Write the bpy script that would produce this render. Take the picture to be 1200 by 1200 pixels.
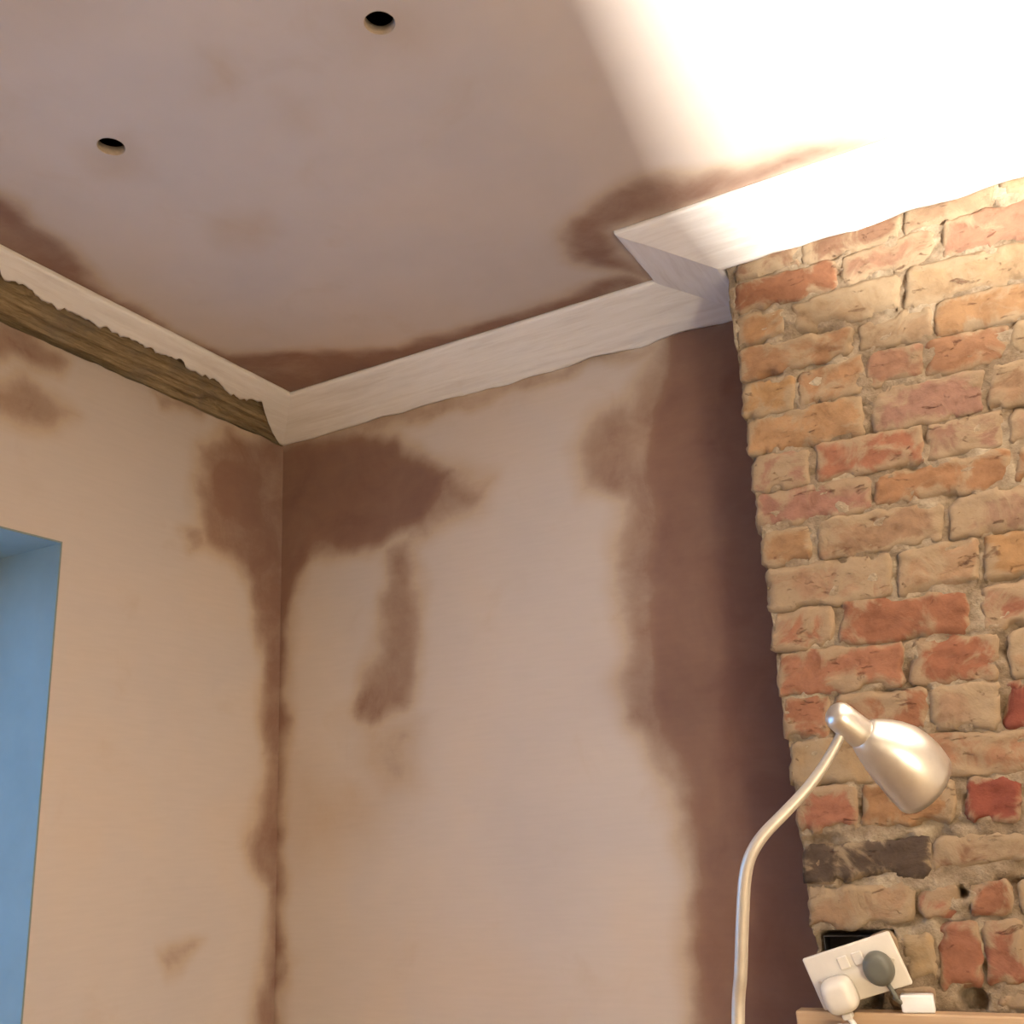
import bpy, bmesh, math, random
import numpy as np
from mathutils import Vector, Matrix, noise

random.seed(7)
SC = bpy.context.scene
for o in list(bpy.data.objects):
    bpy.data.objects.remove(o, do_unlink=True)
COL = SC.collection

# ------------------------------------------------------------------ camera
F_PX = 1199.7                       # focal length for a 1200 px wide frame
CAM = Vector((1.7767, -2.0304, 1.5001))
RIGHT = Vector((0.87455579, 0.48208364, -0.05241695))
UP = Vector((0.18943719, -0.24014209, 0.95207422))
FWD = Vector((-0.44639189, 0.84257174, 0.30134222))
cd = bpy.data.cameras.new('camera')
cd.sensor_width = 36.0
cd.lens = 36.0 * F_PX / 1200.0
cd.clip_start = 0.02
cam = bpy.data.objects.new('camera', cd)
COL.objects.link(cam)
m = Matrix((RIGHT, UP, -FWD)).transposed().to_4x4()
m.translation = CAM
cam.matrix_world = m
SC.camera = cam

# ------------------------------------------------------------------ world, daylight, exposure
SC.view_settings.view_transform = 'Standard'
SC.view_settings.look = 'None'
SC.view_settings.gamma = 1.0
SC.view_settings.use_curve_mapping = False
SC.view_settings.exposure = 0.0

W = bpy.data.worlds.new('sky')
SC.world = W
W.use_nodes = True
bg = W.node_tree.nodes['Background']
bg.inputs['Color'].default_value = (0.25, 0.52, 1.0, 1)      # blue daylight, seen against a warm-balanced interior
bg.inputs['Strength'].default_value = 4.0

LAMP_COL = (1.0, 0.95, 0.86)
FLOOD_POS = Vector((2.45, -1.24, 1.70))
FLOOD_W = 150.0
LANTERN_POS = Vector((2.95, -2.50, 1.10))    # paper floor lantern behind the camera
LANTERN_COL = (1.0, 0.87, 0.62)
LANTERN_W = 104.0

# ------------------------------------------------------------------ room numbers (metres)
ZC = 2.616          # ceiling
D = 0.2176          # depth of the chimney breast
WC = 1.325          # its left edge
RX, RY = 4.2, -4.2  # far corner of the room
WIN_Y0, WIN_Y1, WIN_Z0, WIN_Z1 = -0.674, -1.95, 0.95, 2.131
PROJ, DROP = 0.163, 0.060


def ray(px, py):
    return FWD + RIGHT * ((px - 600) / F_PX) - UP * ((py - 600) / F_PX)


def onto(px, py, axis, val):
    """point of the plane (axis = val) that the survey picture shows at px,py"""
    d = ray(px, py)
    return CAM + d * ((val - CAM[axis]) / d[axis])


def at_depth(px, py, dist):
    return CAM + ray(px, py) * dist


# ------------------------------------------------------------------ helpers
def fbm(x, y, z, octv=4):
    return noise.fractal(Vector((x, y, z)), 1.0, 2.0, octv)


def link(name, me, mat=None, parent=None):
    o = bpy.data.objects.new(name, me)
    COL.objects.link(o)
    if mat is not None and me is not None:
        me.materials.append(mat)
    if parent is not None:
        o.parent = parent
    return o


def mesh_obj(name, verts, faces, mat, parent=None, smooth=True):
    me = bpy.data.meshes.new(name)
    me.from_pydata([tuple(v) for v in verts], [], faces)
    me.validate()
    if smooth:
        me.polygons.foreach_set('use_smooth', [True] * len(me.polygons))
    me.update()
    return link(name, me, mat, parent)


def bm_obj(name, bm, mat, parent=None, smooth=False):
    me = bpy.data.meshes.new(name)
    bmesh.ops.recalc_face_normals(bm, faces=bm.faces[:])
    bm.to_mesh(me)
    bm.free()
    if smooth:
        me.polygons.foreach_set('use_smooth', [True] * len(me.polygons))
    return link(name, me, mat, parent)


def struct(o):
    o['kind'] = 'structure'
    return o


def tag(o, label, cat, group=None):
    o['label'] = label
    o['category'] = cat
    if group:
        o['group'] = group
    return o


def empty(name, loc):
    o = bpy.data.objects.new(name, None)
    o.empty_display_size = 0.05
    COL.objects.link(o)
    o.location = loc
    return o


def box_bm(bm, x0, x1, y0, y1, z0, z1, bevel=0.0, seg=2):
    r = bmesh.ops.create_cube(bm, size=1.0)
    vs = r['verts']
    for v in vs:
        v.co = Vector(((x0 + x1) / 2 + v.co.x * (x1 - x0), (y0 + y1) / 2 + v.co.y * (y1 - y0), (z0 + z1) / 2 + v.co.z * (z1 - z0)))
    if bevel:
        es = list({e for v in vs for e in v.link_edges})
        bmesh.ops.bevel(bm, geom=es, offset=bevel, segments=seg, profile=0.5, affect='EDGES')


def tube(name, pts, rad, mat, parent=None, sides=16):
    """a swept round tube; rad a number or a list"""
    n = len(pts)
    rad = rad if isinstance(rad, (list, tuple)) else [rad] * n
    V, Fc = [], []
    up = None
    for i, p in enumerate(pts):
        t = (pts[min(i + 1, n - 1)] - pts[max(i - 1, 0)]).normalized()
        if up is None:
            up = t.orthogonal().normalized()
        up = (up - t * up.dot(t)).normalized()
        b = t.cross(up)
        for k in range(sides):
            a = 2 * math.pi * k / sides
            V.append(p + (up * math.cos(a) + b * math.sin(a)) * rad[i])
    for i in range(n - 1):
        for k in range(sides):
            k2 = (k + 1) % sides
            Fc.append((i * sides + k, i * sides + k2, (i + 1) * sides + k2, (i + 1) * sides + k))
    Fc.append(tuple(range(sides))[::-1])
    Fc.append(tuple((n - 1) * sides + k for k in range(sides)))
    return mesh_obj(name, V, Fc, mat, parent)


def smooth_path(pts, per=8):
    out = []
    P = [pts[0]] + list(pts) + [pts[-1]]
    for i in range(1, len(P) - 2):
        a, b, c, d = P[i - 1], P[i], P[i + 1], P[i + 2]
        for k in range(per):
            t = k / per
            out.append(0.5 * ((2 * b) + (c - a) * t + (2 * a - 5 * b + 4 * c - d) * t * t + (3 * b - a - 3 * c + d) * t ** 3))
    out.append(pts[-1].copy())
    return out


# ------------------------------------------------------------------ materials
class NT:
    def __init__(self, name):
        self.m = bpy.data.materials.new(name)
        self.m.use_nodes = True
        self.t = self.m.node_tree
        self.b = self.t.nodes['Principled BSDF']

    def n(self, typ, **kw):
        nd = self.t.nodes.new(typ)
        for k, v in kw.items():
            setattr(nd, k, v)
        return nd

    def l(self, a, b):
        self.t.links.new(a, b)

    def pos(self, scale=(1, 1, 1)):
        g = self.n('ShaderNodeNewGeometry')
        mp = self.n('ShaderNodeMapping')
        mp.inputs['Scale'].default_value = scale
        self.l(g.outputs['Position'], mp.inputs['Vector'])
        return mp.outputs['Vector']

    def noise(self, vec, scale, detail=4, rough=0.55, dist=0.0):
        nd = self.n('ShaderNodeTexNoise')
        nd.inputs['Scale'].default_value = scale
        nd.inputs['Detail'].default_value = detail
        nd.inputs['Roughness'].default_value = rough
        nd.inputs['Distortion'].default_value = dist
        if vec is not None:
            self.l(vec, nd.inputs['Vector'])
        return nd.outputs['Fac']

    def math(self, op, a, b=None, clamp=False):
        nd = self.n('ShaderNodeMath', operation=op)
        nd.use_clamp = clamp
        for i, x in enumerate((a, b)):
            if x is None:
                continue
            if isinstance(x, (int, float)):
                nd.inputs[i].default_value = x
            else:
                self.l(x, nd.inputs[i])
        return nd.outputs[0]

    def rng(self, v, a, b, c=0.0, d=1.0):
        nd = self.n('ShaderNodeMapRange')
        nd.interpolation_type = 'SMOOTHSTEP'
        self.l(v, nd.inputs['Value'])
        for k, x in zip(('From Min', 'From Max', 'To Min', 'To Max'), (a, b, c, d)):
            nd.inputs[k].default_value = x
        return nd.outputs['Result']

    def ramp(self, v, stops):
        nd = self.n('ShaderNodeValToRGB')
        cr = nd.color_ramp
        while len(cr.elements) < len(stops):
            cr.elements.new(0.5)
        for e, (p, c) in zip(cr.elements, stops):
            e.position = p
            e.color = (*c, 1)
        self.l(v, nd.inputs['Fac'])
        return nd.outputs['Color']

    def mix(self, f, a, b, mode='MIX'):
        nd = self.n('ShaderNodeMix', data_type='RGBA', blend_type=mode)
        for s, x in ((nd.inputs[0], f), (nd.inputs[6], a), (nd.inputs[7], b)):
            if isinstance(x, (int, float)):
                s.default_value = x
            elif isinstance(x, tuple):
                s.default_value = (*x, 1)
            else:
                self.l(x, s)
        return nd.outputs[2]

    def bump(self, h, strength=0.3, dist=0.002):
        nd = self.n('ShaderNodeBump')
        nd.inputs['Strength'].default_value = strength
        nd.inputs['Distance'].default_value = dist
        self.l(h, nd.inputs['Height'])
        self.l(nd.outputs['Normal'], self.b.inputs['Normal'])

    def color(self, c):
        if isinstance(c, tuple):
            self.b.inputs['Base Color'].default_value = (*c, 1)
        else:
            self.l(c, self.b.inputs['Base Color'])

    def setp(self, rough=0.6, metal=0.0, spec=None):
        self.b.inputs['Roughness'].default_value = rough
        self.b.inputs['Metallic'].default_value = metal
        if spec is not None:
            self.b.inputs['Specular IOR Level'].default_value = spec
        return self.m


def S(r, g, b):
    f = lambda c: (c / 255 / 12.92) if c <= 10 else ((c / 255 + 0.055) / 1.055) ** 2.4
    return (f(r), f(g), f(b))


def mat_plaster():
    t = NT('fresh_plaster')
    p = t.pos()
    at = t.n('ShaderNodeAttribute', attribute_name='damp')
    fine = t.noise(p, 26, 5, 0.6)
    mid = t.noise(p, 7, 5, 0.6, 0.5)
    big = t.noise(p, 2.2, 3, 0.5, 0.4)
    warp = t.math('ADD', t.math('MULTIPLY', t.math('SUBTRACT', fine, 0.5), 0.16), t.math('MULTIPLY', t.math('SUBTRACT', mid, 0.5), 0.5))
    gate = t.rng(at.outputs['Fac'], 0.02, 0.30)
    f = t.math('ADD', at.outputs['Fac'], t.math('MULTIPLY', warp, gate), clamp=True)
    f = t.math('ADD', f, t.math('MULTIPLY', t.rng(mid, 0.55, 0.8), 0.10), clamp=True)
    base = t.ramp(f, [(0.0, PL_DRY), (0.25, PL_MID), (0.66, PL_DAMP), (1.0, PL_WET)])
    tint = t.ramp(big, [(0.3, (0.93, 0.95, 0.99)), (0.52, (1.0, 1.0, 1.0)), (0.72, (1.05, 1.0, 0.93))])
    col = t.mix(1.0, base, tint, 'MULTIPLY')
    streak = t.noise(t.pos((3, 3, 30)), 4, 3, 0.5)
    col = t.mix(0.10, col, t.ramp(streak, [(0.3, (0.8, 0.8, 0.8)), (0.7, (1.15, 1.15, 1.15))]), 'MULTIPLY')
    t.color(col)
    t.bump(t.math('ADD', mid, t.math('MULTIPLY', fine, 0.3)), 0.12, 0.004)
    return t.setp(0.75, 0, 0.25)


PL_DRY = (0.565, 0.492, 0.442)
PL_MID = (0.50, 0.395, 0.305)
PL_DAMP = (0.265, 0.160, 0.117)
PL_WET = (0.200, 0.106, 0.082)


def mat_cornice():
    t = NT('cornice_paint')
    v = t.noise(t.pos((3.5, 3.5, 130)), 1.6, 5, 0.6, 0.3)
    w = t.noise(t.pos(), 14, 4, 0.6)
    c = t.ramp(v, [(0.25, (0.72, 0.68, 0.64)), (0.5, (0.82, 0.795, 0.765)), (0.75, (0.87, 0.85, 0.83))])
    c = t.mix(t.rng(w, 0.62, 0.8, 0, 0.25), c, (0.66, 0.57, 0.47))
    t.color(c)
    t.bump(v, 0.25, 0.004)
    return t.setp(0.6, 0, 0.3)


def mat_backing():
    t = NT('broken_plaster_backing')
    st = t.noise(t.pos((60, 9, 110)), 1.6, 6, 0.7, 0.5)
    w = t.noise(t.pos(), 9, 4, 0.6)
    c = t.ramp(st, [(0.25, (0.15, 0.105, 0.058)), (0.45, (0.30, 0.225, 0.13)), (0.62, (0.42, 0.325, 0.195)), (0.8, (0.55, 0.45, 0.30))])
    c = t.mix(t.rng(w, 0.45, 0.7, 0, 0.7), c, (0.24, 0.20, 0.155))
    t.color(c)
    t.bump(st, 0.8, 0.01)
    return t.setp(0.9, 0, 0.1)


MORTAR = (0.30, 0.228, 0.155)


def mat_brick():
    t = NT('old_brick')
    oi = t.n('ShaderNodeObjectInfo')
    p = t.pos()
    n1 = t.noise(p, 38, 6, 0.65)
    n2 = t.noise(p, 15, 5, 0.6, 0.8)
    n3 = t.noise(t.pos((1, 1, 2.4)), 26, 6, 0.72, 0.6)
    col = t.mix(1.0, oi.outputs['Color'], t.ramp(n1, [(0.25, (0.72, 0.68, 0.64)), (0.5, (1.0, 1.0, 1.0)), (0.75, (1.18, 1.16, 1.12))]), 'MULTIPLY')
    # lime mortar smeared over the face: object alpha says how much
    thr = t.math('SUBTRACT', 1.0, oi.outputs['Alpha'])
    sm = t.math('SUBTRACT', n2, t.math('ADD', t.math('MULTIPLY', thr, 0.5), 0.2))
    ed = t.n('ShaderNodeAttribute', attribute_name='edge')
    sm = t.math('ADD', sm, t.math('MULTIPLY', ed.outputs['Fac'], 0.17))
    sm = t.rng(sm, -0.06, 0.10)
    mort = t.mix(n1, (0.255, 0.182, 0.110), (0.36, 0.275, 0.178))
    col = t.mix(t.math('MULTIPLY', sm, 0.85), col, mort)
    pit = t.rng(n3, 0.60, 0.70)
    col = t.mix(t.math('MULTIPLY', pit, 0.65), col, (0.13, 0.055, 0.035))
    t.color(col)
    h = t.math('ADD', t.math('MULTIPLY', n1, 0.6), t.math('ADD', n2, t.math('MULTIPLY', pit, -0.8)))
    t.bump(h, 0.7, 0.006)
    return t.setp(0.9, 0, 0.15)


def mat_mortar():
    t = NT('lime_mortar')
    p = t.pos()
    n1 = t.noise(p, 60, 6, 0.7)
    n2 = t.noise(p, 16, 5, 0.6)
    c = t.ramp(n2, [(0.3, (0.19, 0.135, 0.085)), (0.5, MORTAR), (0.7, (0.44, 0.36, 0.255))])
    c = t.mix(1.0, c, t.ramp(n1, [(0.3, (0.7, 0.68, 0.64)), (0.6, (1.05, 1.05, 1.05))]), 'MULTIPLY')
    t.color(c)
    t.bump(t.math('ADD', n1, n2), 0.9, 0.008)
    return t.setp(0.95, 0, 0.1)


def mat_plain(name, c, rough=0.6, metal=0.0, var=0.08, scale=20, spec=None):
    t = NT(name)
    n = t.noise(t.pos(), scale, 4, 0.6)
    t.color(t.mix(1.0, c, t.ramp(n, [(0.3, (1 - var,) * 3), (0.7, (1 + var,) * 3)]), 'MULTIPLY'))
    return t.setp(rough, metal, spec)


def mat_wood(name, c1, c2):
    t = NT(name)
    n = t.noise(t.pos((2, 30, 30)), 2, 5, 0.6, 0.6)
    t.color(t.ramp(n, [(0.3, c1), (0.7, c2)]))
    t.bump(n, 0.15, 0.002)
    return t.setp(0.55)


M_PL = mat_plaster()
M_COR = mat_cornice()
M_BACK = mat_backing()
M_BRICK = mat_brick()
M_MORT = mat_mortar()
M_REVEAL = mat_plain('window_reveal_board', (0.20, 0.25, 0.235), 0.6, 0, 0.06, 9)
M_WHITE = mat_plain('white_plastic', (0.74, 0.69, 0.60), 0.35, 0, 0.04, 40)
M_WHITE2 = mat_plain('bright_white_plastic', (0.85, 0.84, 0.82), 0.35, 0, 0.03, 40)
M_GREY = mat_plain('grey_plastic', (0.13, 0.13, 0.105), 0.45, 0, 0.1, 40)
M_DARK = mat_plain('dark_metal', (0.05, 0.045, 0.04), 0.6, 0.3, 0.1, 40)
M_SHELF = mat_wood('shelf_wood', (0.42, 0.27, 0.15), (0.55, 0.38, 0.23))
M_FLOOR = mat_wood('floor_boards', (0.26, 0.17, 0.10), (0.36, 0.25, 0.15))
M_STEEL = mat_plain('brushed_nickel', (0.76, 0.73, 0.67), 0.36, 0.88, 0.05, 60)
M_STEM = mat_plain('satin_stem_metal', (0.70, 0.65, 0.56), 0.42, 0.55, 0.04, 60)
M_UPVC = mat_plain('window_frame_paint', (0.8, 0.8, 0.78), 0.4, 0, 0.03, 30)
M_JOIST = mat_wood('joist_timber', (0.07, 0.045, 0.03), (0.12, 0.08, 0.05))
M_CUT = mat_plain('cut_board_edge', (0.42, 0.33, 0.25), 0.9, 0, 0.2, 60)
g = NT('window_glass')
g.color((0.95, 0.98, 1.0))
g.b.inputs['Transmission Weight'].default_value = 1.0
g.b.inputs['IOR'].default_value = 1.05
M_GLASS = g.setp(0.0)


# ------------------------------------------------------------------ damp patches: outlines on each surface
def smoothstep(x):
    x = np.clip(x, 0, 1)
    return x * x * (3 - 2 * x)


def sdf(P, poly):
    """signed distance (inside positive) of points P (n,2) to a polygon"""
    poly = np.asarray(poly, float)
    d2 = np.full(len(P), 1e9)
    inside = np.zeros(len(P), bool)
    n = len(poly)
    for i in range(n):
        a, b = poly[i], poly[(i + 1) % n]
        ab = b - a
        t = np.clip(((P - a) @ ab) / max(ab @ ab, 1e-12), 0, 1)
        q = P - a - t[:, None] * ab
        d2 = np.minimum(d2, (q * q).sum(1))
        cond = ((a[1] > P[:, 1]) != (b[1] > P[:, 1]))
        xx = a[0] + (P[:, 1] - a[1]) / (b[1] - a[1] + 1e-12) * (b[0] - a[0])
        inside ^= cond & (P[:, 0] < xx)
    d = np.sqrt(d2)
    return np.where(inside, d, -d)


def damp_field(P2, patches, axis, val, seed):
    """P2: (n,2) coordinates in the surface; patches: (outline, strength, softness in metres)"""
    keep = [i for i in range(3) if i != axis]
    wx = np.array([fbm(p[0] * 9 + seed, p[1] * 9, seed, 3) for p in P2])
    wy = np.array([fbm(p[0] * 9, p[1] * 9 + seed, seed + 9, 3) for p in P2])
    Q = P2 + np.stack([wx, wy], 1) * 0.022
    out = np.zeros(len(P2))
    for outline, st, soft in patches:
        poly = [[onto(x, y, axis, val)[k] for k in keep] for x, y in outline]
        s = sdf(Q, poly)
        out = np.maximum(out, st * smoothstep((s + soft * 0.9) / (soft * 1.9)))
    return out


BACK_DAMP = [
    ([(320, 520), (365, 514), (425, 506), (470, 513), (500, 540), (530, 552), (522, 585), (500, 615), (450, 640), (400, 650), (365, 650), (346, 690), (338, 780), (333, 900), (330, 1000), (330, 1250), (300, 1250)], 0.78, 0.05),
    ([(460, 530), (520, 548), (580, 560), (566, 590), (520, 612), (480, 635)], 0.55, 0.06),
    ([(478, 640), (492, 690), (492, 770), (482, 835), (445, 848), (416, 836), (428, 790), (445, 740), (452, 690), (448, 640)], 0.56, 0.045),
    ([(420, 830), (490, 850), (486, 920), (445, 935), (418, 900)], 0.28, 0.07),
    ([(345, 900), (470, 930), (430, 985), (350, 1010)], 0.20, 0.10),
    ([(770, 395), (735, 465), (690, 495), (672, 530), (682, 570), (722, 592), (716, 650), (722, 700), (730, 760), (720, 800), (732, 850), (768, 900), (794, 960), (803, 1050), (803, 1120), (808, 1250), (1000, 1250), (930, 350)], 0.54, 0.05),
    ([(790, 380), (762, 460), (748, 520), (752, 600), (748, 690), (758, 760), (748, 810), (772, 870), (797, 930), (806, 1000), (812, 1250), (1000, 1250), (930, 350)], 0.80, 0.05),
    ([(830, 360), (815, 480), (820, 620), (812, 760), (808, 900), (836, 1000), (850, 1250), (1000, 1250), (930, 350)], 0.92, 0.08),
    ([(340, 512), (560, 452), (700, 414), (860, 368), (860, 386), (700, 432), (560, 478), (340, 534)], 0.36, 0.02),
]
LEFT_DAMP = [
    ([(345, 520), (300, 506), (264, 500), (242, 530), (228, 568), (230, 608), (240, 640), (268, 655), (292, 692), (301, 730), (304, 800), (312, 900), (300, 955), (287, 985), (295, 1020), (314, 1040), (316, 1100), (301, 1160), (297, 1250), (350, 1250)], 0.62, 0.045),
    ([(238, 530), (280, 525), (318, 550), (322, 640), (290, 640), (250, 610), (232, 590)], 0.74, 0.06),
    ([(0, 372), (45, 392), (82, 418), (70, 442), (45, 430), (22, 425), (-20, 430)], 0.55, 0.03),
    ([(-20, 455), (35, 440), (70, 470), (90, 488), (70, 504), (30, 500), (-20, 492)], 0.50, 0.04),
    ([(190, 1118), (225, 1098), (240, 1106), (216, 1130), (192, 1138)], 0.44, 0.03),
    ([(180, 452), (240, 484), (232, 496), (190, 478)], 0.40, 0.02),
    ([(215, 620), (240, 620), (240, 645), (220, 645)], 0.40, 0.03),
]
CEIL_DAMP = [
    ([(-60, 180), (0, 226), (45, 262), (95, 300), (120, 332), (200, 386), (268, 414), (350, 410), (420, 412), (470, 404), (600, 362), (690, 334), (735, 322), (775, 330), (600, 395), (340, 480), (170, 390), (-60, 275)], 0.66, 0.035),
    ([(775, 330), (715, 272), (760, 262), (850, 232), (900, 214), (980, 186), (1045, 160), (960, 172), (870, 192), (800, 206), (745, 208), (700, 230), (665, 258), (655, 285), (675, 305), (725, 318)], 0.62, 0.04),
    ([(250, 258), (310, 250), (325, 275), (300, 290), (260, 285)], 0.20, 0.05),
    ([(100, 176), (150, 160), (162, 200), (120, 210)], 0.20, 0.05),
    ([(400, 20), (480, 10), (500, 55), (430, 65)], 0.17, 0.06),
    ([(240, 70), (270, 75), (262, 105), (240, 105)], 0.17, 0.05),
    ([(0, -40), (80, -40), (90, 30), (0, 40)], 0.17, 0.12),
    ([(330, 110), (360, 120), (370, 150), (340, 150)], 0.14, 0.05),
]


def add_attr(me, vals):
    a = me.attributes.new('damp', 'FLOAT', 'POINT')
    a.data.foreach_set('value', np.asarray(vals, np.float32))


def breaks(*segs):
    """(start, stop, step) runs joined into one coordinate list"""
    out = []
    for a, b, st in segs:
        n = max(1, round(abs(b - a) / st))
        out += [a + (b - a) * i / n for i in range(n)]
    out.append(segs[-1][1])
    return out


def sheet(name, us, vs, pos, skip, patches, axis, val, seed, depth):
    """a surveyed wall or ceiling skin with its body behind it (depth = vector to the back)"""
    nu, nv = len(us), len(vs)
    V, A = [], []
    for v in vs:
        for u in us:
            V.append(pos(u, v))
            A.append((u, v))
    Fc = []
    for j in range(nv - 1):
        for i in range(nu - 1):
            if skip and skip((us[i] + us[i + 1]) / 2, (vs[j] + vs[j + 1]) / 2):
                continue
            Fc.append((j * nu + i, j * nu + i + 1, (j + 1) * nu + i + 1, (j + 1) * nu + i))
    vals = damp_field(np.array(A), patches, axis, val, seed)
    if depth is not None:
        used = {}
        for f in Fc:
            for k in range(4):
                e = (f[k], f[(k + 1) % 4])
                key = (min(e), max(e))
                used[key] = None if key in used else e
        mp = {}
        vals = list(vals)
        for e in list(used.values()):
            if e is None:
                continue
            for q in e:
                if q not in mp:
                    mp[q] = len(V)
                    V.append(Vector(V[q]) + depth)
                    vals.append(0.0)
            Fc.append((e[1], e[0], mp[e[0]], mp[e[1]]))
    o = mesh_obj(name, V, Fc, M_PL, smooth=False)
    add_attr(o.data, vals)
    return struct(o)


# ------------------------------------------------------------------ the room shell
TOP = ZC + 0.24     # walls run on past the ceiling, round the void above it
TH = 0.32
xs = breaks((-0.02, WC + 0.12, 0.009), (WC + 0.12, RX, 0.6))
zs = breaks((0, 1.05, 0.35), (1.05, ZC, 0.009), (ZC, TOP, 0.2))
wall_back = sheet('wall_back', xs, zs, lambda u, v: Vector((u, 0, v)), None, BACK_DAMP, 1, 0.0, 3.1, Vector((0, TH, 0)))

ys = breaks((0.0, WIN_Y0, 0.009), (WIN_Y0, -1.0, 0.009), (-1.0, WIN_Y1, 0.3), (WIN_Y1, RY, 0.6))
zs = breaks((0, WIN_Z0, 0.35), (WIN_Z0, WIN_Z1, 0.009), (WIN_Z1, ZC, 0.009), (ZC, TOP, 0.2))
wall_left = sheet('wall_left', ys, zs, lambda u, v: Vector((0, u, v)),
                  lambda u, v: WIN_Y1 < u < WIN_Y0 and WIN_Z0 < v < WIN_Z1, LEFT_DAMP, 0, 0.0, 7.7, Vector((-TH, 0, 0)))

HOLES = [(1.0905, -1.0565), (0.5600, -1.0720)]
HR = 0.0225
xs = breaks((-0.02, 0.47, 0.01), (0.47, 0.65, 0.005), (0.65, 1.0, 0.01), (1.0, 1.18, 0.005), (1.18, 1.9, 0.01), (1.9, RX, 0.6))
ys = breaks((0.02, -0.98, 0.01), (-0.98, -1.16, 0.005), (-1.16, -1.6, 0.02), (-1.6, RY, 0.6))


def ceil_pos(u, v):
    for hx, hy in HOLES:
        d = math.hypot(u - hx, v - hy)
        if HR - 0.0036 < d < HR + 0.0036:         # rim of a downlight hole
            k = HR / d
            return Vector((hx + (u - hx) * k, hy + (v - hy) * k, ZC))
    return Vector((u, v, ZC))


ceiling = sheet('ceiling', xs, ys, ceil_pos,
                lambda u, v: any(math.hypot(u - hx, v - hy) < HR for hx, hy in HOLES), CEIL_DAMP, 2, ZC, 1.3, Vector((0, 0, 0.013)))
for hx, hy in HOLES:       # the sawn edge of the board round each hole
    V, Fc = [], []
    N = 32
    for r, z in ((HR + 0.0005, ZC + 0.0005), (HR - 0.0012, ZC + 0.002), (HR - 0.0012, ZC + 0.016), (HR + 0.004, ZC + 0.016)):
        for k in range(N):
            a = 2 * math.pi * k / N
            rr = r + 0.0008 * math.sin(3 * a + hx * 7)
            V.append((hx + rr * math.cos(a), hy + rr * math.sin(a), z))
    for j in range(3):
        for k in range(N):
            Fc.append((j * N + k, j * N + (k + 1) % N, (j + 1) * N + (k + 1) % N, (j + 1) * N + k))
    mesh_obj('downlight_hole_edge', V, Fc, M_CUT, ceiling)

bm = bmesh.new()
box_bm(bm, -TH, RX + TH, RY - TH, TH, TOP, TOP + 0.05)
o = struct(bm_obj('ceiling_upper_boards', bm, M_JOIST))
bm = bmesh.new()
box_bm(bm, -TH, RX + TH, RY - TH, TH, -0.12, 0.0)
struct(bm_obj('floor', bm, M_FLOOR))
bm = bmesh.new()
box_bm(bm, RX, RX + TH, RY - TH, TH, 0, TOP)
struct(bm_obj('wall_right', bm, M_PL))
bm = bmesh.new()
box_bm(bm, -TH, RX, RY - TH, RY, 0, TOP)
struct(bm_obj('wall_front', bm, M_PL))

# window: boarded reveal, frame and panes
win = struct(empty('window_1', (-TH + 0.05, (WIN_Y0 + WIN_Y1) / 2, WIN_Z0)))
win['label'] = 'deep blue-grey window reveal cut into the left plastered wall'


def wpart(name, x0, x1, y0, y1, z0, z1, mat, bev=0.0, parent=None):
    b = bmesh.new()
    L = win.location
    box_bm(b, x0 - L.x, x1 - L.x, y0 - L.y, y1 - L.y, z0 - L.z, z1 - L.z, bev)
    return bm_obj(name, b, mat, win)


E = 0.004
wpart('reveal_jamb', -TH, -0.0005, WIN_Y0 - E, WIN_Y0, WIN_Z0, WIN_Z1, M_REVEAL)
wpart('reveal_jamb', -TH, -0.0005, WIN_Y1, WIN_Y1 + E, WIN_Z0, WIN_Z1, M_REVEAL)
wpart('reveal_head', -TH, -0.0005, WIN_Y1 + E, WIN_Y0 - E, WIN_Z1 - E, WIN_Z1, M_REVEAL)
wpart('window_sill', -TH, 0.03, WIN_Y1 + E, WIN_Y0 - E, WIN_Z0, WIN_Z0 + 0.03, M_UPVC, 0.004)
fx0, fx1 = -TH + 0.02, -TH + 0.08
ya, yb = WIN_Y1 + E, WIN_Y0 - E
za, zb = WIN_Z0 + 0.03, WIN_Z1 - E
ymid = (ya + yb) / 2
wpart('frame_stile', fx0, fx1, yb - 0.06, yb, za, zb, M_UPVC, 0.004)
wpart('frame_stile', fx0, fx1, ya, ya + 0.06, za, zb, M_UPVC, 0.004)
wpart('frame_rail', fx0, fx1, ya + 0.06, yb - 0.06, zb - 0.06, zb, M_UPVC, 0.004)
wpart('frame_rail', fx0, fx1, ya + 0.06, yb - 0.06, za, za + 0.06, M_UPVC, 0.004)
wpart('frame_mullion', fx0, fx1, ymid - 0.03, ymid + 0.03, za + 0.06, zb - 0.06, M_UPVC, 0.004)
wpart('pane', fx0 + 0.027, fx0 + 0.031, ya + 0.06, ymid - 0.03, za + 0.06, zb - 0.06, M_GLASS)
wpart('pane', fx0 + 0.027, fx0 + 0.031, ymid + 0.03, yb - 0.06, za + 0.06, zb - 0.06, M_GLASS)

# ------------------------------------------------------------------ cornice
PROFILE = [(0.0, -0.060), (0.010, -0.060), (0.018, -0.0565), (0.030, -0.053), (0.045, -0.048), (0.064, -0.041), (0.088, -0.033),
           (0.112, -0.0255), (0.130, -0.020), (0.142, -0.0165), (0.152, -0.0135), (0.160, -0.0105), (0.163, -0.007), (0.163, 0.0)]


def prof(a):
    t = a * (len(PROFILE) - 1)
    i = min(int(t), len(PROFILE) - 2)
    k = t - i
    p, q = PROFILE[i], PROFILE[i + 1]
    return p[0] + (q[0] - p[0]) * k, p[1] + (q[1] - p[1]) * k


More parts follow.
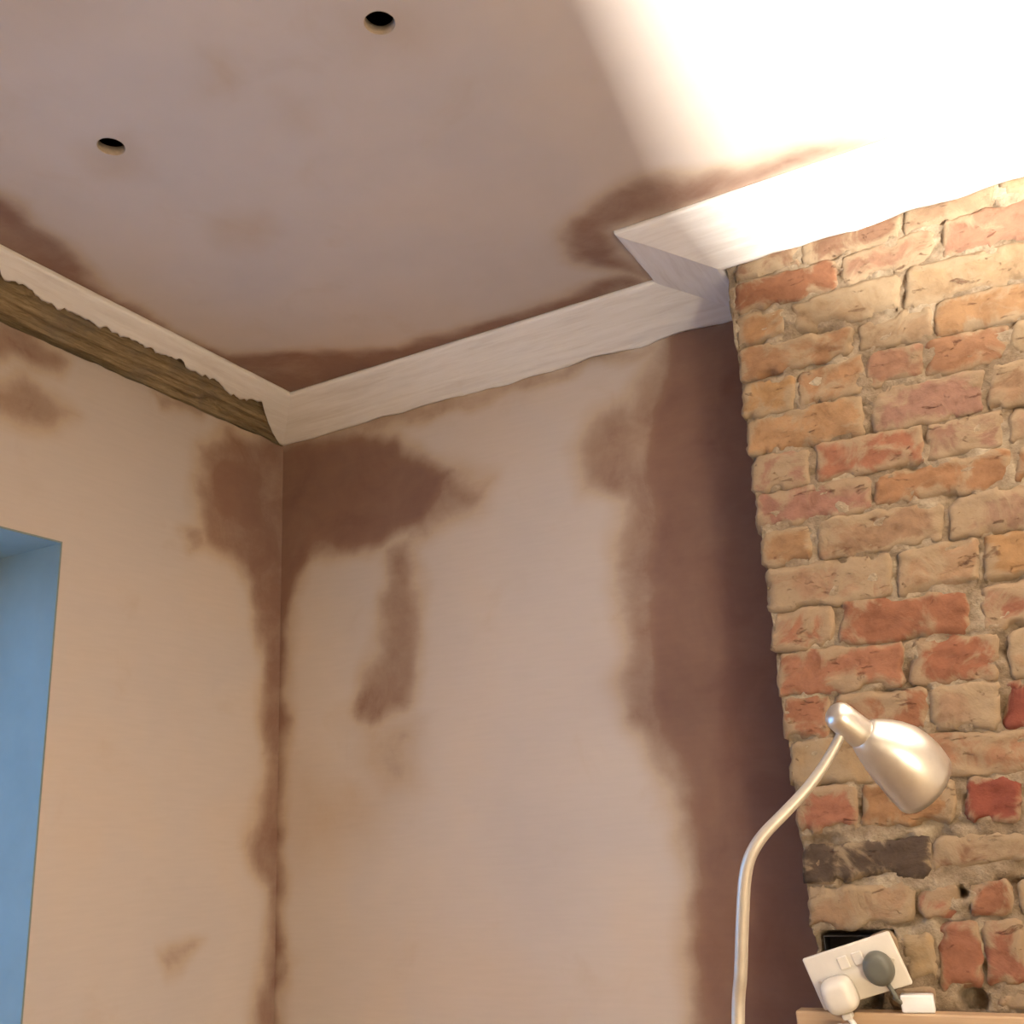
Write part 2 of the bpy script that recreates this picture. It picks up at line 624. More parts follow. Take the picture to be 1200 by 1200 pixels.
def cornice(name, place, length, m0, m1, seed, step=0.012, cut=None, mat=None, grow=1.0):
    """place(s, o, z) -> point; the run is mitred by m0 / m1 (+1 inner corner, -1 outer, 0 square)"""
    n = max(2, int(length / step))
    K = 30
    V, Fc = [], []
    for i in range(n + 1):
        s0 = length * i / n
        a0 = cut(s0) if cut else 0.0
        for j in range(K + 1):
            a = a0 + (1 - a0) * j / K
            o_, z = prof(a)
            s = m0 * o_ + (length - m1 * o_ - m0 * o_) * i / n
            fade = min(1.0, i / 6.0 if m0 else 1.0, (n - i) / 6.0 if m1 else 1.0)
            w = fbm(s * 14 + seed, o_ * 40, seed, 3) * fade
            e = max(0.0, 1 - abs(j - 0) / 3.0) if not cut else 0.0
            lump = 0.006 * e * fade * (fbm(s * 9, seed * 3, 2.2, 3))
            oo = o_ + 0.0012 * w + (lump if o_ > 0.004 else 0)
            zz = z - 0.0012 * w * (1 if z < -0.002 else 0) + lump
            V.append(place(s, max(oo, 0.0), min(zz, 0.0)))
        # closed at the back, against wall and ceiling
        ob, zb_ = (0.0, 0.0) if not cut else (min(prof(a0)[0] + 0.004, 0.16), 0.0)
        s = m0 * ob + (length - m1 * ob - m0 * ob) * i / n
        V.append(place(s, ob, zb_))
    R_ = K + 2
    for i in range(n):
        for j in range(R_):
            j2 = (j + 1) % R_
            Fc.append((i * R_ + j, i * R_ + j2, (i + 1) * R_ + j2, (i + 1) * R_ + j))
    if not m0:
        Fc.append(tuple(range(R_))[::-1])
    if not m1:
        Fc.append(tuple(n * R_ + j for j in range(R_)))
    ob = mesh_obj(name, V, Fc, mat or M_COR, smooth=True)
    bmx = bmesh.new()
    bmx.from_mesh(ob.data)
    bmesh.ops.recalc_face_normals(bmx, faces=bmx.faces[:])
    bmx.to_mesh(ob.data)
    bmx.free()
    return struct(ob)


GAP = 0.0004
trim_back = cornice('trim_1', lambda s, o, z: Vector((s, -o - GAP, ZC - GAP + z)), WC, 1, 1, 1.7)
trim_back['label'] = 'plain white cornice along the top of the back wall'
trim_ret = cornice('trim_2', lambda s, o, z: Vector((WC - o - GAP, -s, ZC - GAP + z)), D, 1, -1, 4.1)
trim_ret['label'] = 'short white cornice return on the side of the brick chimney breast'
trim_front = cornice('trim_3', lambda s, o, z: Vector((WC + s, -D - o - GAP, ZC - GAP + z)), 1.75, -1, 0, 8.3)
trim_front['label'] = 'white cornice over the brick chimney breast'


def left_cut(s):
    base = 0.50 + 0.07 * fbm(s * 8, 3.3, 0, 3) + 0.035 * fbm(s * 60, 1.3, 0, 4)
    if s > 0.88:
        base += 0.05
    if s < 0.10:
        base *= max(0.0, (s - 0.015) / 0.085) ** 0.8
    return max(0.0, min(base, 0.8))


trim_left = cornice('trim_4', lambda s, o, z: Vector((o + GAP, -s, ZC - GAP + z)), -RY, 1, 1, 5.9, step=0.008, cut=left_cut)
trim_left['label'] = 'damaged white cornice on the left wall, lower half broken away'
# what the broken half of the cornice uncovered: ridged old plaster, with gaps
V, Fc = [], []
n, K = 520, 22
for i in range(n + 1):
    s = 0.004 + 2.6 * i / n
    for j in range(K + 1):
        a = j / K
        o_ = 0.004 + 0.118 * a
        z = -0.062 + 0.047 * a
        ridge = 0.006 * math.sin(a * 24 + 2.0 * fbm(s * 3, a * 2, 0.5, 3)) + 0.007 * fbm(s * 7, a * 14, 2.0, 4)
        if j == 0:
            ridge = 0.004 * fbm(s * 16, 0.3, 9.1, 3)
        pit = 0.0
        for ps, pa, pw in ((0.455, 0.78, 0.03), (0.90, 0.72, 0.05), (0.18, 0.66, 0.05), (0.30, 0.2, 0.03)):
            pit += 0.022 * math.exp(-((s - ps) / pw) ** 2 - ((a - pa) / 0.10) ** 2)
        o2 = max(0.002, o_ - 0.35 * ridge - 0.4 * pit - 0.008)
        z2 = min(-0.002, z + 0.9 * ridge + pit + 0.008 * (a > 0))
        V.append((o2, -max(s, o2 * 0.9 + 0.002), ZC + z2))
    V.append((0.0012, -max(s, 0.004), ZC - 0.0015))
R_ = K + 2
for i in range(n):
    for j in range(R_):
        j2 = (j + 1) % R_
        Fc.append((i * R_ + j, i * R_ + j2, (i + 1) * R_ + j2, (i + 1) * R_ + j))
mesh_obj('exposed_backing', V, Fc, M_BACK, trim_left)['label'] = 'ridged brown old plaster uncovered under the broken cornice'

# ------------------------------------------------------------------ chimney breast: mortar body and bricks
BX1 = 3.05
SOCK_HOLE = [onto(x, y, 1, -D) for x, y in ((960, 1094), (1015, 1094), (1050, 1150), (970, 1160))]
hx0, hx1, hz0, hz1 = SOCK_HOLE[0].x, SOCK_HOLE[1].x + 0.04, SOCK_HOLE[3].z, SOCK_HOLE[0].z
DARKS = [(onto(1141, 1172, 1, -D), 0.022), (onto(1018, 1170, 1, -D), 0.022), (onto(1125, 1047, 1, -D), 0.010)]
us = breaks((WC, WC + 0.60, 0.006), (WC + 0.60, BX1, 0.05))
vs = breaks((0, 1.10, 0.3), (1.10, ZC, 0.006))
nu = len(us)
V, Fc = [], []
for v in vs:
    for u in us:
        dd = 0.0030 + 0.0044 * fbm(u * 26, v * 34, 1.1, 4)
        dd += 0.022 * max(0.0, fbm(u * 15, v * 32, 6.6, 3) - 0.10) ** 0.8
        if hx0 < u < hx1 and hz0 < v < hz1:
            dd = 0.055
        for c, r in DARKS:
            q = math.hypot(u - c.x, (v - c.z))
            if q < r:
                dd = max(dd, 0.045 * (1 - (q / r) ** 4))
        uu = u
        if u == WC:
            uu = u + 0.003 + 0.004 * fbm(5.5, v * 20, 0.2, 3)
        V.append(Vector((uu, -D + max(dd, -0.002), v)))
for j in range(len(vs) - 1):
    for i in range(nu - 1):
        Fc.append((j * nu + i, j * nu + i + 1, (j + 1) * nu + i + 1, (j + 1) * nu + i))
nb = len(V)
for j in range(len(vs)):
    V.append(Vector((WC + 0.004, 0.0, vs[j])))
    V.append(Vector((BX1, 0.0, vs[j])))
for j in range(len(vs) - 1):
    Fc.append((j * nu, (j + 1) * nu, nb + 2 * (j + 1), nb + 2 * j))
    Fc.append((j * nu + nu - 1, nb + 2 * j + 1, nb + 2 * (j + 1) + 1, (j + 1) * nu + nu - 1))
breast = struct(mesh_obj('wall_chimney_breast', V, Fc, M_MORT, smooth=True))
breast['label'] = 'exposed old brick chimney breast with rough lime mortar'

JOINTS = [
    [(850, 290), (900, 279), (960, 262), (1040, 240), (1100, 222), (1200, 186)],
    [(858, 334), (900, 322), (960, 306), (1040, 287), (1100, 260), (1200, 228)],
    [(864, 371), (920, 357), (983, 337), (1095, 306), (1200, 282)],
    [(867, 409), (920, 395), (990, 383), (1060, 364), (1100, 352), (1200, 330)],
    [(870, 450), (917, 445), (943, 433), (1010, 412), (1060, 403), (1100, 396), (1147, 385), (1200, 373)],
    [(875, 493), (920, 487), (940, 478), (1000, 466), (1015, 457), (1078, 446), (1120, 437), (1200, 420)],
    [(880, 535), (940, 525), (965, 519), (1010, 513), (1060, 499), (1130, 488), (1200, 473)],
    [(886, 578), (930, 572), (960, 568), (1010, 558), (1060, 548), (1140, 527), (1200, 520)],
    [(893, 624), (950, 612), (980, 605), (1060, 594), (1120, 583), (1200, 566)],
    [(898, 666), (970, 656), (1040, 648), (1065, 641), (1120, 632), (1200, 621)],
    [(905, 718), (960, 708), (1010, 702), (1060, 700), (1110, 694), (1165, 683), (1200, 677)],
    [(912, 764), (970, 758), (1040, 752), (1090, 748), (1160, 742), (1200, 735)],
    [(918, 816), (1000, 812), (1070, 806), (1140, 798), (1200, 795)],
    [(926, 868), (980, 866), (1110, 856), (1200, 855)],
    [(934, 922), (1020, 918), (1110, 911), (1200, 907)],
    [(941, 982), (1030, 975), (1100, 971), (1200, 967)],
    [(947, 1037), (1020, 1035), (1080, 1031), (1130, 1024), (1200, 1011)],
    [(955, 1091), (1040, 1085), (1095, 1078), (1200, 1072)],
]


def jy(k, x):
    J = JOINTS[k]
    for (x0, y0), (x1, y1) in zip(J, J[1:]):
        if x <= x1 or (x1, y1) == J[-1]:
            return y0 + (y1 - y0) * (x - x0) / (x1 - x0)


# brick tints (the fired clay itself) and how much mortar is smeared on the face
TINT = {'R': ((0.44, 0.178, 0.092), 0.26), 'O': ((0.50, 0.262, 0.118), 0.30), 'T': ((0.48, 0.290, 0.150), 0.38), 'G': ((0.135, 0.088, 0.062), 0.10),
        'P': ((0.47, 0.235, 0.145), 0.32), 'M': ((0.38, 0.195, 0.115), 0.36), 'D': ((0.36, 0.105, 0.055), 0.10)}
ROWS = [
    [(860, 935, 'M'), (940, 1052, 'M'), (1060, 1165, 'T'), (1172, 1290, 'T')],
    [(857, 979, 'R'), (988, 1096, 'P'), (1106, 1240, 'P')],
    [(862, 918, 'O'), (926, 1052, 'T'), (1062, 1205, 'T')],
    [(866, 999, 'O'), (1007, 1091, 'T'), (1097, 1215, 'O')],
    [(869, 930, 'O'), (936, 1012, 'O'), (1017, 1079, 'P'), (1086, 1181, 'O'), (1187, 1260, 'T')],
    [(874, 1010, 'O'), (1022, 1150, 'P'), (1158, 1260, 'T')],
    [(880, 946, 'P'), (957, 1080, 'R'), (1086, 1174, 'M'), (1184, 1280, 'T')],
    [(885, 1020, 'P'), (1027, 1182, 'O'), (1192, 1290, 'O')],
    [(892, 950, 'O'), (960, 1104, 'T'), (1113, 1250, 'T')],
    [(897, 1043, 'T'), (1053, 1146, 'T'), (1154, 1290, 'O')],
    [(904, 974, 'R'), (984, 1134, 'R'), (1150, 1260, 'R')],
    [(911, 1057, 'R'), (1068, 1168, 'R'), (1184, 1290, 'T')],
    [(917, 970, 'R'), (978, 1084, 'R'), (1092, 1170, 'T'), (1178, 1280, 'D')],
    [(925, 1060, 'T'), (1069, 1212, 'O')],
    [(934, 1003, 'R'), (1010, 1118, 'O'), (1131, 1196, 'D'), (1205, 1290, 'R')],
    [(941, 1089, 'G'), (1096, 1222, 'M')],
    [(948, 1071, 'T')],
]


def brick(quad, tint, proud=0.0, edge_left=False, seed=0.0):
    """quad: four points (left-top, right-top, right-bottom, left-bottom) on the face of the breast"""
    lt, rt, rb, lb = quad
    c = (lt + rt + rb + lb) / 4
    w = (rt - lt).length
    h = (lt - lb).length
    nu = max(5, int(w / 0.006))
    nv = max(5, int(h / 0.006))
    V, Fc, EDG = [], [], []
    for j in range(nv + 1):
        for i in range(nu + 1):
            a, b = i / nu, j / nv
            # round the plan corners a little
            p = lb.lerp(rb, a).lerp(lt.lerp(rt, a), b)
            du = min(a, 1 - a) * w
            dv = min(b, 1 - b) * h
            ed = min(du, dv)
            wob = Vector((fbm(p.x * 40, p.z * 40, seed, 3), 0, fbm(p.x * 40, p.z * 40, seed + 5, 3))) * 0.0048
            wob += Vector((fbm(p.x * 12, p.z * 12, seed + 2, 2), 0, fbm(p.x * 12, p.z * 12, seed + 7, 2))) * 0.0022
            if du < 0.012 and dv < 0.012:
                k = (1 - du / 0.012) * (1 - dv / 0.012) * 0.0030
                wob += Vector((k if a < 0.5 else -k, 0, k if b < 0.5 else -k))
            y = -proud + 0.0030 * max(0.0, 1 - ed / 0.006) ** 2 + 0.0034 * fbm(p.x * 18, p.z * 48, seed + 3, 4)
            chip = fbm(p.x * 17, p.z * 17, seed + 11, 3)
            if ed < 0.016 and chip > 0.22:
                y += min(0.009, (chip - 0.22) * 0.045) * (1 - ed / 0.016)
            slot = fbm(p.x * 20, seed * 2.3, 4.4, 3)
            if b < 0.5 and dv < 0.011 and du > 0.006 and slot > 0.08:      # mortar lost under the brick
                y += min(0.016, (slot - 0.08) * 0.09) * (1 - dv / 0.011) ** 0.7
            q = p - c + wob
            V.append(Vector((q.x, y, q.z)))
            EDG.append(max(0.0, 1 - ed / 0.020))
    R_ = nu + 1
    for j in range(nv):
        for i in range(nu):
            Fc.append((j * R_ + i, j * R_ + i + 1, (j + 1) * R_ + i + 1, (j + 1) * R_ + i))
    ring = [i for i in range(nu + 1)] + [j * R_ + nu for j in range(1, nv + 1)] + [nv * R_ + i for i in range(nu - 1, -1, -1)] + [j * R_ for j in range(nv - 1, 0, -1)]
    n0 = len(V)
    for q in ring:
        V.append(Vector((V[q].x, 0.035, V[q].z)))
    N = len(ring)
    for k in range(N):
        k2 = (k + 1) % N
        Fc.append((ring[k2], ring[k], n0 + k, n0 + k2))
    Fc.append(tuple(n0 + k for k in range(N)))
    EDG += [1.0] * N
    o = mesh_obj('brick', V, Fc, M_BRICK, breast, smooth=True)
    ea = o.data.attributes.new('edge', 'FLOAT', 'POINT')
    ea.data.foreach_set('value', EDG)
    o.location = c
    col, sm = TINT[tint]
    col = (col[0] * 0.58, col[1] * 0.63, col[2] * 0.72)
    j1 = random.uniform(0.88, 1.10)
    o.color = (min(col[0] * j1, 1), min(col[1] * j1 * random.uniform(0.94, 1.06), 1), min(col[2] * j1 * random.uniform(0.92, 1.08), 1), min(0.95, max(0.0, sm + random.uniform(-0.10, 0.10))))
    return o


def face(px, py):
    return onto(px, py, 1, -D)


sd = 0.0
for r, row in enumerate(ROWS):
    for (x0, x1, tint) in row:
        g2 = 0.3
        x0, x1 = x0 - (1.2 if x0 != row[0][0] else 0), x1 + 1.5
        gt, gb = g2, g2
        if r == 15:
            gt = 9.0
        if r == 14:
            gb = 5.0
        q = [face(x0, jy(r, x0) + gt), face(x1, jy(r, x1) + gt), face(x1, jy(r + 1, x1) - gb), face(x0, jy(r + 1, x0) - gb)]
        if r == 0:
            for k in (0, 1):
                q[k].z = min(q[k].z, ZC - 0.012)
        sd += 1.37
        brick(q, tint, random.uniform(-0.0005, 0.0025), seed=sd)
# the flat arch under row 16 and the bricks round the socket
for quad, tint in (
        ([(1075, 1042), (1121, 1036), (1124, 1074), (1079, 1078)], 'R'), ([(1134, 1036), (1184, 1029), (1190, 1072), (1138, 1076)], 'R'),
        ([(1190, 1030), (1245, 1020), (1250, 1068), (1196, 1072)], 'O'),
        ([(1097, 1081), (1146, 1078), (1153, 1158), (1103, 1163)], 'R'), ([(1150, 1078), (1200, 1075), (1207, 1154), (1158, 1158)], 'R'),
        ([(1205, 1075), (1250, 1072), (1257, 1150), (1212, 1154)], 'O'), ([(1054, 1096), (1091, 1092), (1098, 1150), (1066, 1154)], 'T'),
        ([(1020, 1094), (1049, 1092), (1058, 1150), (1028, 1152)], 'M'), ([(1040, 1160), (1098, 1157), (1100, 1181), (1042, 1182)], 'M'),
        ([(1168, 1164), (1240, 1160), (1242, 1181), (1170, 1182)], 'M')):
    sd += 1.37
    brick([face(*p) for p in quad], tint, 0.001, seed=sd)
# the wall runs on to the right of the picture in the same bond
z_top = [face(1200, jy(k, 1200)).z for k in range(len(JOINTS))]
for r in range(17):
    x = face((ROWS[r][-1][1] if r < 16 else 1250), (jy(r, 1200) + jy(r + 1, 1200)) / 2).x + 0.010
    k = r
    while x < 2.65:
        L = random.choice((0.215, 0.215, 0.102))
        zt, zb2 = z_top[r] - 0.004, z_top[r + 1] + 0.004
        if r == 0:
            zt = min(zt, ZC - 0.012)
        sd += 1.37
        brick([Vector((x, -D, zt)), Vector((x + L, -D, zt)), Vector((x + L, -D, zb2)), Vector((x, -D, zb2))], random.choice('ROTTRM'), 0.001, seed=sd)
        x += L + 0.011

# ------------------------------------------------------------------ mantel shelf
SH_Z = 1.2125
sh = empty('mantel_shelf', (1.294, -D - 0.002, SH_Z - 0.034))
bm = bmesh.new()
box_bm(bm, 0, 1.30, -0.034, 0, -0.07, 0.034, 0.003)
bm_obj('board', bm, M_SHELF, sh)
bm = bmesh.new()
box_bm(bm, 0.01, 1.29, -0.022, 0, -0.10, -0.0705, 0.003)
bm_obj('moulding', bm, M_SHELF, sh)
tag(sh, 'pale wooden ledge on the chimney breast below the crooked wall socket', 'ledge')

# ------------------------------------------------------------------ wall socket hanging off its box
ANG = math.radians(16.4)
sc = face(1009, 1134)
sock = empty('wall_socket', (sc.x, -D - 0.037, sc.z))
sock.rotation_euler = (math.radians(8), -ANG, 0)
tag(sock, 'white double wall socket plate hanging crooked from the brick wall', 'socket')
bm = bmesh.new()
box_bm(bm, -0.0725, 0.0725, -0.0045, 0.0045, -0.040, 0.040, 0.003, 3)
bm_obj('face_plate', bm, M_WHITE, sock, True)
for sx in (-0.012, 0.012):
    bm = bmesh.new()
    box_bm(bm, sx - 0.008, sx + 0.008, -0.0075, -0.004, 0.008, 0.027, 0.0015)
    bm_obj('rocker_switch', bm, M_WHITE, sock)
for sx in (-0.060, 0.060):
    bm = bmesh.new()
    bmesh.ops.create_cone(bm, cap_ends=True, segments=16, radius1=0.0035, radius2=0.003, depth=0.002,
                          matrix=Matrix.Translation((sx, -0.0052, 0.0)) @ Matrix.Rotation(math.pi / 2, 4, 'X'))
    bm_obj('fixing_screw', bm, M_STEM, sock)
bm = bmesh.new()
box_bm(bm, -0.062, 0.062, 0.0046, 0.018, -0.032, 0.032, 0.002)
bm_obj('terminal_block', bm, M_WHITE, sock)
bb = bmesh.new()
# metal back box, open at the front, sunk in the wall
wallbox = empty('socket_back_box', ((hx0 + hx1) / 2, -D + 0.008, (hz0 + hz1) / 2))
hw, hh = (hx1 - hx0) / 2 - 0.004, (hz1 - hz0) / 2 - 0.004
box_bm(bb, -hw, hw, 0.038, 0.040, -hh, hh)
box_bm(bb, -hw, -hw + 0.0015, 0.0, 0.038, -hh, hh)
box_bm(bb, hw - 0.0015, hw, 0.0, 0.038, -hh, hh)
box_bm(bb, -hw + 0.0015, hw - 0.0015, 0.0, 0.038, hh - 0.0015, hh)
box_bm(bb, -hw + 0.0015, hw - 0.0015, 0.0, 0.038, -hh, -hh + 0.0015)
bm_obj('box_shell', bb, M_DARK, wallbox)
tag(wallbox, 'dark empty back box recess in the brickwork behind the crooked socket', 'back box')
for k, (dx, cc) in enumerate(((-0.01, M_GREY), (0.004, M_DARK))):
    a = Vector((sc.x + dx - 0.01, -D + 0.035, sc.z))
    b = Vector((sc.x + dx, -D - 0.013, sc.z + 0.002))
    tube('wire', smooth_path([p - wallbox.location for p in (a, (a + b) / 2 + Vector((0, 0, -0.008)), b)], 6), 0.0022, cc, wallbox, 8)

SM = Matrix.Translation(sock.location) @ sock.rotation_euler.to_matrix().to_4x4()


def plug_body(name, mat, w, h, dpt, rnd, parent):
    """a moulded plug: rounded-square outline drawn in towards its back"""
    N = 40
    V, Fc = [], []
    prof_ = ((1.0, 0.0), (1.0, 0.35), (0.96, 0.6), (0.88, 0.82), (0.74, 0.95), (0.5, 1.0), (0.25, 1.01), (0.04, 1.01))
    for sc_, t in prof_:
        for k in range(N):
            a = 2 * math.pi * k / N
            ca, sa = math.cos(a), math.sin(a)
            e = rnd
            x = math.copysign(abs(ca) ** e, ca) * w / 2 * sc_
            z = math.copysign(abs(sa) ** e, sa) * h / 2 * sc_
            V.append((x, -t * dpt, z))
    for j in range(len(prof_) - 1):
        for k in range(N):
            k2 = (k + 1) % N
            Fc.append((j * N + k, j * N + k2, (j + 1) * N + k2, (j + 1) * N + k))
    Fc.append(tuple(range(N)))
    Fc.append(tuple((len(prof_) - 1) * N + k for k in range(N))[::-1])
    o = mesh_obj(name, V, Fc, mat, parent)
    b = bmesh.new()
    b.from_mesh(o.data)
    bmesh.ops.recalc_face_normals(b, faces=b.faces[:])
    b.to_mesh(o.data)
    b.free()
    return o


wp = empty('power_plug', SM @ Vector((-0.036, -0.0052, -0.022)))
wp.rotation_euler = sock.rotation_euler
tag(wp, 'white moulded plug with white flex in the left outlet of the socket', 'plug')
plug_body('plug_body', M_WHITE, 0.052, 0.052, 0.034, 0.62, wp)
bm = bmesh.new()
box_bm(bm, -0.008, 0.008, -0.024, -0.006, -0.034, -0.0245, 0.003)
bm_obj('cord_grip', bm, M_WHITE, wp)
inv = (Matrix.Translation(wp.location) @ wp.rotation_euler.to_matrix().to_4x4()).inverted()
c0 = Vector((0, -0.015, -0.034))
pts = [c0, c0 + Vector((0.002, -0.002, -0.012))]
for q in ((1.3600, -0.281, SH_Z - 0.02), (1.363, -0.280, SH_Z - 0.06), (1.363, -0.279, SH_Z - 0.2), (1.36, -0.279, SH_Z - 0.5)):
    pts.append(inv @ Vector(q))
tube('flex', smooth_path(pts, 8), 0.0042, M_WHITE2, wp, 12)

gp = empty('round_plug', SM @ Vector((0.036, -0.0052, -0.004)))
gp.rotation_euler = sock.rotation_euler
tag(gp, 'dark grey round plug in the right outlet of the socket', 'plug')
plug_body('plug_body', M_GREY, 0.046, 0.050, 0.022, 1.0, gp)
inv = (Matrix.Translation(gp.location) @ gp.rotation_euler.to_matrix().to_4x4()).inverted()
c0 = Vector((0.004, -0.010, -0.0235))
pts = [c0, c0 + Vector((0.004, -0.002, -0.02))]
for q in ((1.452, -0.262, SH_Z + 0.022), (1.460, -0.245, SH_Z + 0.012), (1.466, -0.232, SH_Z + 0.008)):
    pts.append(inv @ Vector(q))
tube('flex', smooth_path(pts, 8), 0.0034, M_GREY, gp, 10)

# small white adaptor lying on the shelf
ap = Vector((face(1079, 1180).x, -D - 0.020, SH_Z))
ad = empty('charger_block', (ap.x, ap.y, SH_Z + 0.0004))
ad.rotation_euler = (0, 0, math.radians(6))
tag(ad, 'small bright white charger block lying on the shelf', 'charger')
bm = bmesh.new()
box_bm(bm, -0.024, 0.024, -0.013, 0.013, 0, 0.025, 0.003, 3)
bm_obj('block_body', bm, M_WHITE2, ad, True)
bm = bmesh.new()
box_bm(bm, -0.0255, -0.0242, -0.007, 0.007, 0.009, 0.016, 0.0003)
bm_obj('port', bm, M_GREY, ad)

# ------------------------------------------------------------------ gooseneck reading lamp
LD = 1.20
K_ = LD / F_PX                     # metres per picture pixel at the lamp
P0 = at_depth(865, 1205, LD)
base = Vector((P0.x - 0.055, P0.y + 0.01, 0.0))
lamp = empty('reading_lamp', base)
tag(lamp, 'brushed metal gooseneck reading lamp with bell shaped head before the bricks', 'lamp')
V, Fc = [], []
N = 48
for r, z in ((0.125, 0.0), (0.128, 0.006), (0.126, 0.016), (0.110, 0.022), (0.03, 0.026), (0.012, 0.045)):
    for k in range(N):
        a = 2 * math.pi * k / N
        V.append((r * math.cos(a), r * math.sin(a), z))
for j in range(5):
    for k in range(N):
        Fc.append((j * N + k, j * N + (k + 1) % N, (j + 1) * N + (k + 1) % N, (j + 1) * N + k))
Fc += [tuple(range(N))[::-1], tuple(5 * N + k for k in range(N))]
mesh_obj('base', V, Fc, M_STEEL, lamp)
path = [Vector((base.x, base.y, 0.03)), Vector((base.x, base.y, 0.4)), Vector((base.x + 0.006, base.y, 0.75)), Vector((base.x + 0.030, base.y - 0.005, 1.05))]
for q in ((865, 1205), (868, 1140), (870, 1080), (873, 1030), (880, 1002), (895, 978), (920, 952), (945, 925), (965, 898), (979, 874), (986, 860)):
    path.append(at_depth(*q, LD))
path = smooth_path([p - base for p in path], 8)
nP = len(path)
tube('gooseneck_stem', path, [0.0078 - 0.0022 * min(1, max(0, (i / nP - 0.45) / 0.5)) for i in range(nP)], M_STEM, lamp, 18)

# lamp head: cap, bell shade (with thickness), rim, bulb
cap0 = at_depth(974, 832, LD)
tipc = at_depth(1086, 921, LD + 0.012)
ax = (tipc - cap0).normalized()
side = (UP - ax * UP.dot(ax)).normalized()         # towards the upper right of the head
oth = ax.cross(side)


def lathe(name, prof_, mat, N=56, bulge=None):
    V, Fc = [], []
    for t, r in prof_:
        sh_ = bulge(t) if bulge else 0.0
        c = cap0 + ax * (t * K_) + side * (sh_ * K_)
        for k in range(N):
            a = 2 * math.pi * k / N
            V.append(c + (side * math.cos(a) + oth * math.sin(a)) * (r * K_) - base)
    for j in range(len(prof_) - 1):
        for k in range(N):
            Fc.append((j * N + k, j * N + (k + 1) % N, (j + 1) * N + (k + 1) % N, (j + 1) * N + k))
    Fc.append(tuple(range(N)))
    Fc.append(tuple((len(prof_) - 1) * N + k for k in range(N))[::-1])
    o = mesh_obj(name, V, Fc, mat, lamp)
    b = bmesh.new()
    b.from_mesh(o.data)
    bmesh.ops.recalc_face_normals(b, faces=b.faces[:])
    b.to_mesh(o.data)
    b.free()
    return o


def bulge(t):
    return 7.0 * math.sin(math.pi * min(1, max(0, (t - 40) / 105))) ** 0.9


lathe('lamp_cap', [(0, 6), (1.5, 11), (5, 15), (10, 17.2), (18, 18), (40, 18.2), (47, 18.5), (50, 16)], M_STEEL)
outer = [(46, 17), (50, 21), (58, 26), (68, 31), (80, 36), (95, 40.5), (110, 42.5), (125, 43.5), (136, 43), (144, 42.2)]
inner = [(144, 40.6), (135, 40.8), (124, 41.8), (110, 41.2), (95, 38.8), (80, 33.5), (68, 28), (60, 22), (58, 10)]
lathe('lamp_shade', outer + inner, M_STEEL, bulge=bulge)
lathe('bulb', [(58, 8), (70, 12), (90, 20), (108, 25), (120, 24), (128, 16), (131, 5)], M_WHITE2, 32, bulge)

# ------------------------------------------------------------------ the work light that floods the ceiling (stands to the right of the frame)
wl = empty('work_light', (FLOOD_POS.x, FLOOD_POS.y, 0))
wl.rotation_euler = (0, 0, math.radians(8))
tag(wl, 'halogen work light on a stand, aimed up at the ceiling beside the chimney breast', 'work light')
H = FLOOD_POS.z
hl, hwid, hd = 0.12, 0.075, 0.076     # half length (y), half width (x), depth
bm = bmesh.new()
box_bm(bm, -hwid, hwid, -hl, hl, H - 0.012, H - 0.006)
bm_obj('housing_back', bm, M_DARK, wl)
for nm, a in (('housing_side', (-hwid - 0.004, -hwid, -hl, hl)), ('housing_side', (hwid, hwid + 0.004, -hl, hl)), ('housing_end', (-hwid - 0.004, hwid + 0.004, -hl - 0.004, -hl)), ('housing_end', (-hwid - 0.004, hwid + 0.004, hl, hl + 0.004))):
    bm = bmesh.new()
    box_bm(bm, *a, H - 0.012, H + hd)
    bm_obj(nm, bm, M_DARK, wl)
tube('halogen_tube', [Vector((0, -0.06, H - 0.001)), Vector((0, 0.06, H - 0.001))], 0.004, M_WHITE2, wl, 10)
tube('stand_pole', [Vector((0, 0, 0.02)), Vector((0, 0, 0.8)), Vector((0, 0, H - 0.012))], 0.014, M_DARK, wl, 12)
for k in range(3):
    a = 2 * math.pi * k / 3 + 0.4
    tube('stand_leg', [Vector((0.0, 0.0, 0.55)), Vector((0.38 * math.cos(a), 0.38 * math.sin(a), 0.012))], 0.010, M_DARK, wl, 10)
ld = bpy.data.lights.new('halogen_beam', 'AREA')
ld.shape = 'RECTANGLE'
ld.size = 0.014
ld.size_y = 0.06
ld.energy = FLOOD_W
ld.color = LAMP_COL
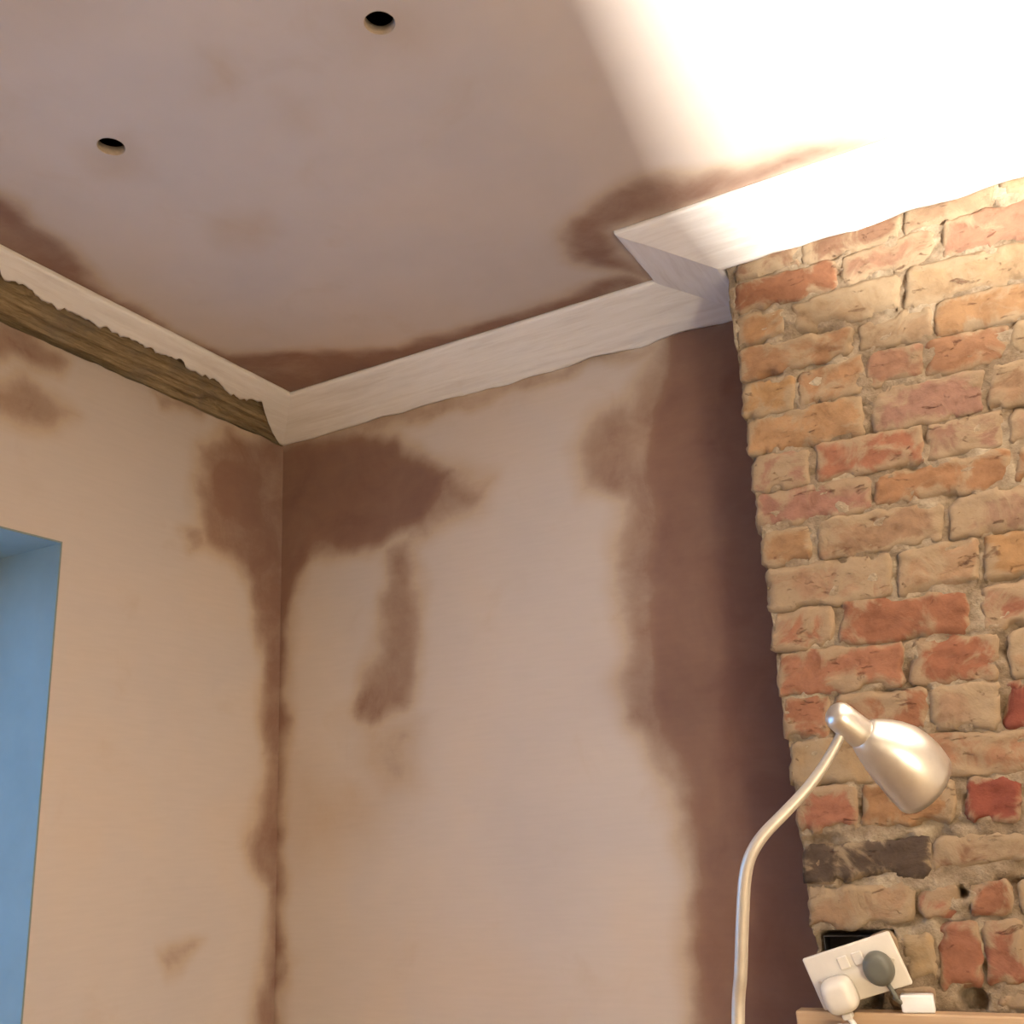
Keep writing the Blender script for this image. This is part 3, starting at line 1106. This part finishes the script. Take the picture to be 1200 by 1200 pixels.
lo = bpy.data.objects.new('halogen_beam', ld)
COL.objects.link(lo)
lo.parent = wl
lo.location = (0, 0, H + 0.006)
lo.rotation_euler = (math.pi, 0, 0)

# paper lantern on a short stand, in the room behind the camera
pl = empty('paper_lantern', (LANTERN_POS.x, LANTERN_POS.y, 0))
tag(pl, 'round white paper lantern on a floor stand behind the viewpoint', 'lantern')
V, Fc = [], []
NL, NR = 32, 40
RL = 0.20
for j in range(NR + 1):
    th_ = math.pi * (0.06 + 0.88 * j / NR)
    r_ = RL * math.sin(th_) * (1.0 + (0.012 if j % 2 else -0.012))
    for k in range(NL):
        a = 2 * math.pi * k / NL
        V.append((r_ * math.cos(a), r_ * math.sin(a), LANTERN_POS.z + RL * math.cos(th_)))
for j in range(NR):
    for k in range(NL):
        Fc.append((j * NL + k, j * NL + (k + 1) % NL, (j + 1) * NL + (k + 1) % NL, (j + 1) * NL + k))
tl = NT('lit_paper')
tl.color((0.8, 0.78, 0.72))
tl.b.inputs['Emission Color'].default_value = (*LANTERN_COL, 1)
tl.b.inputs['Emission Strength'].default_value = LANTERN_W / (math.pi * 4 * math.pi * RL * RL)
mesh_obj('paper_shade', V, Fc, tl.setp(0.8), pl)
tube('stand_pole', [Vector((0, 0, 0.02)), Vector((0, 0, 0.4)), Vector((0, 0, LANTERN_POS.z - RL * 0.98))], 0.010, M_DARK, pl, 12)
tube('stand_foot', [Vector((0, 0, 0.0)), Vector((0, 0, 0.018)), Vector((0, 0, 0.024))], [0.14, 0.14, 0.12], M_DARK, pl, 32)

# daylight portal in the window opening
pd = bpy.data.lights.new('window_portal', 'AREA')
pd.shape = 'RECTANGLE'
pd.size = WIN_Z1 - WIN_Z0
pd.size_y = abs(WIN_Y1 - WIN_Y0)
pd.cycles.is_portal = True
po = bpy.data.objects.new('window_portal', pd)
COL.objects.link(po)
po.location = (-TH - 0.02, (WIN_Y0 + WIN_Y1) / 2, (WIN_Z0 + WIN_Z1) / 2)
po.rotation_euler = (0, -math.pi / 2, 0)
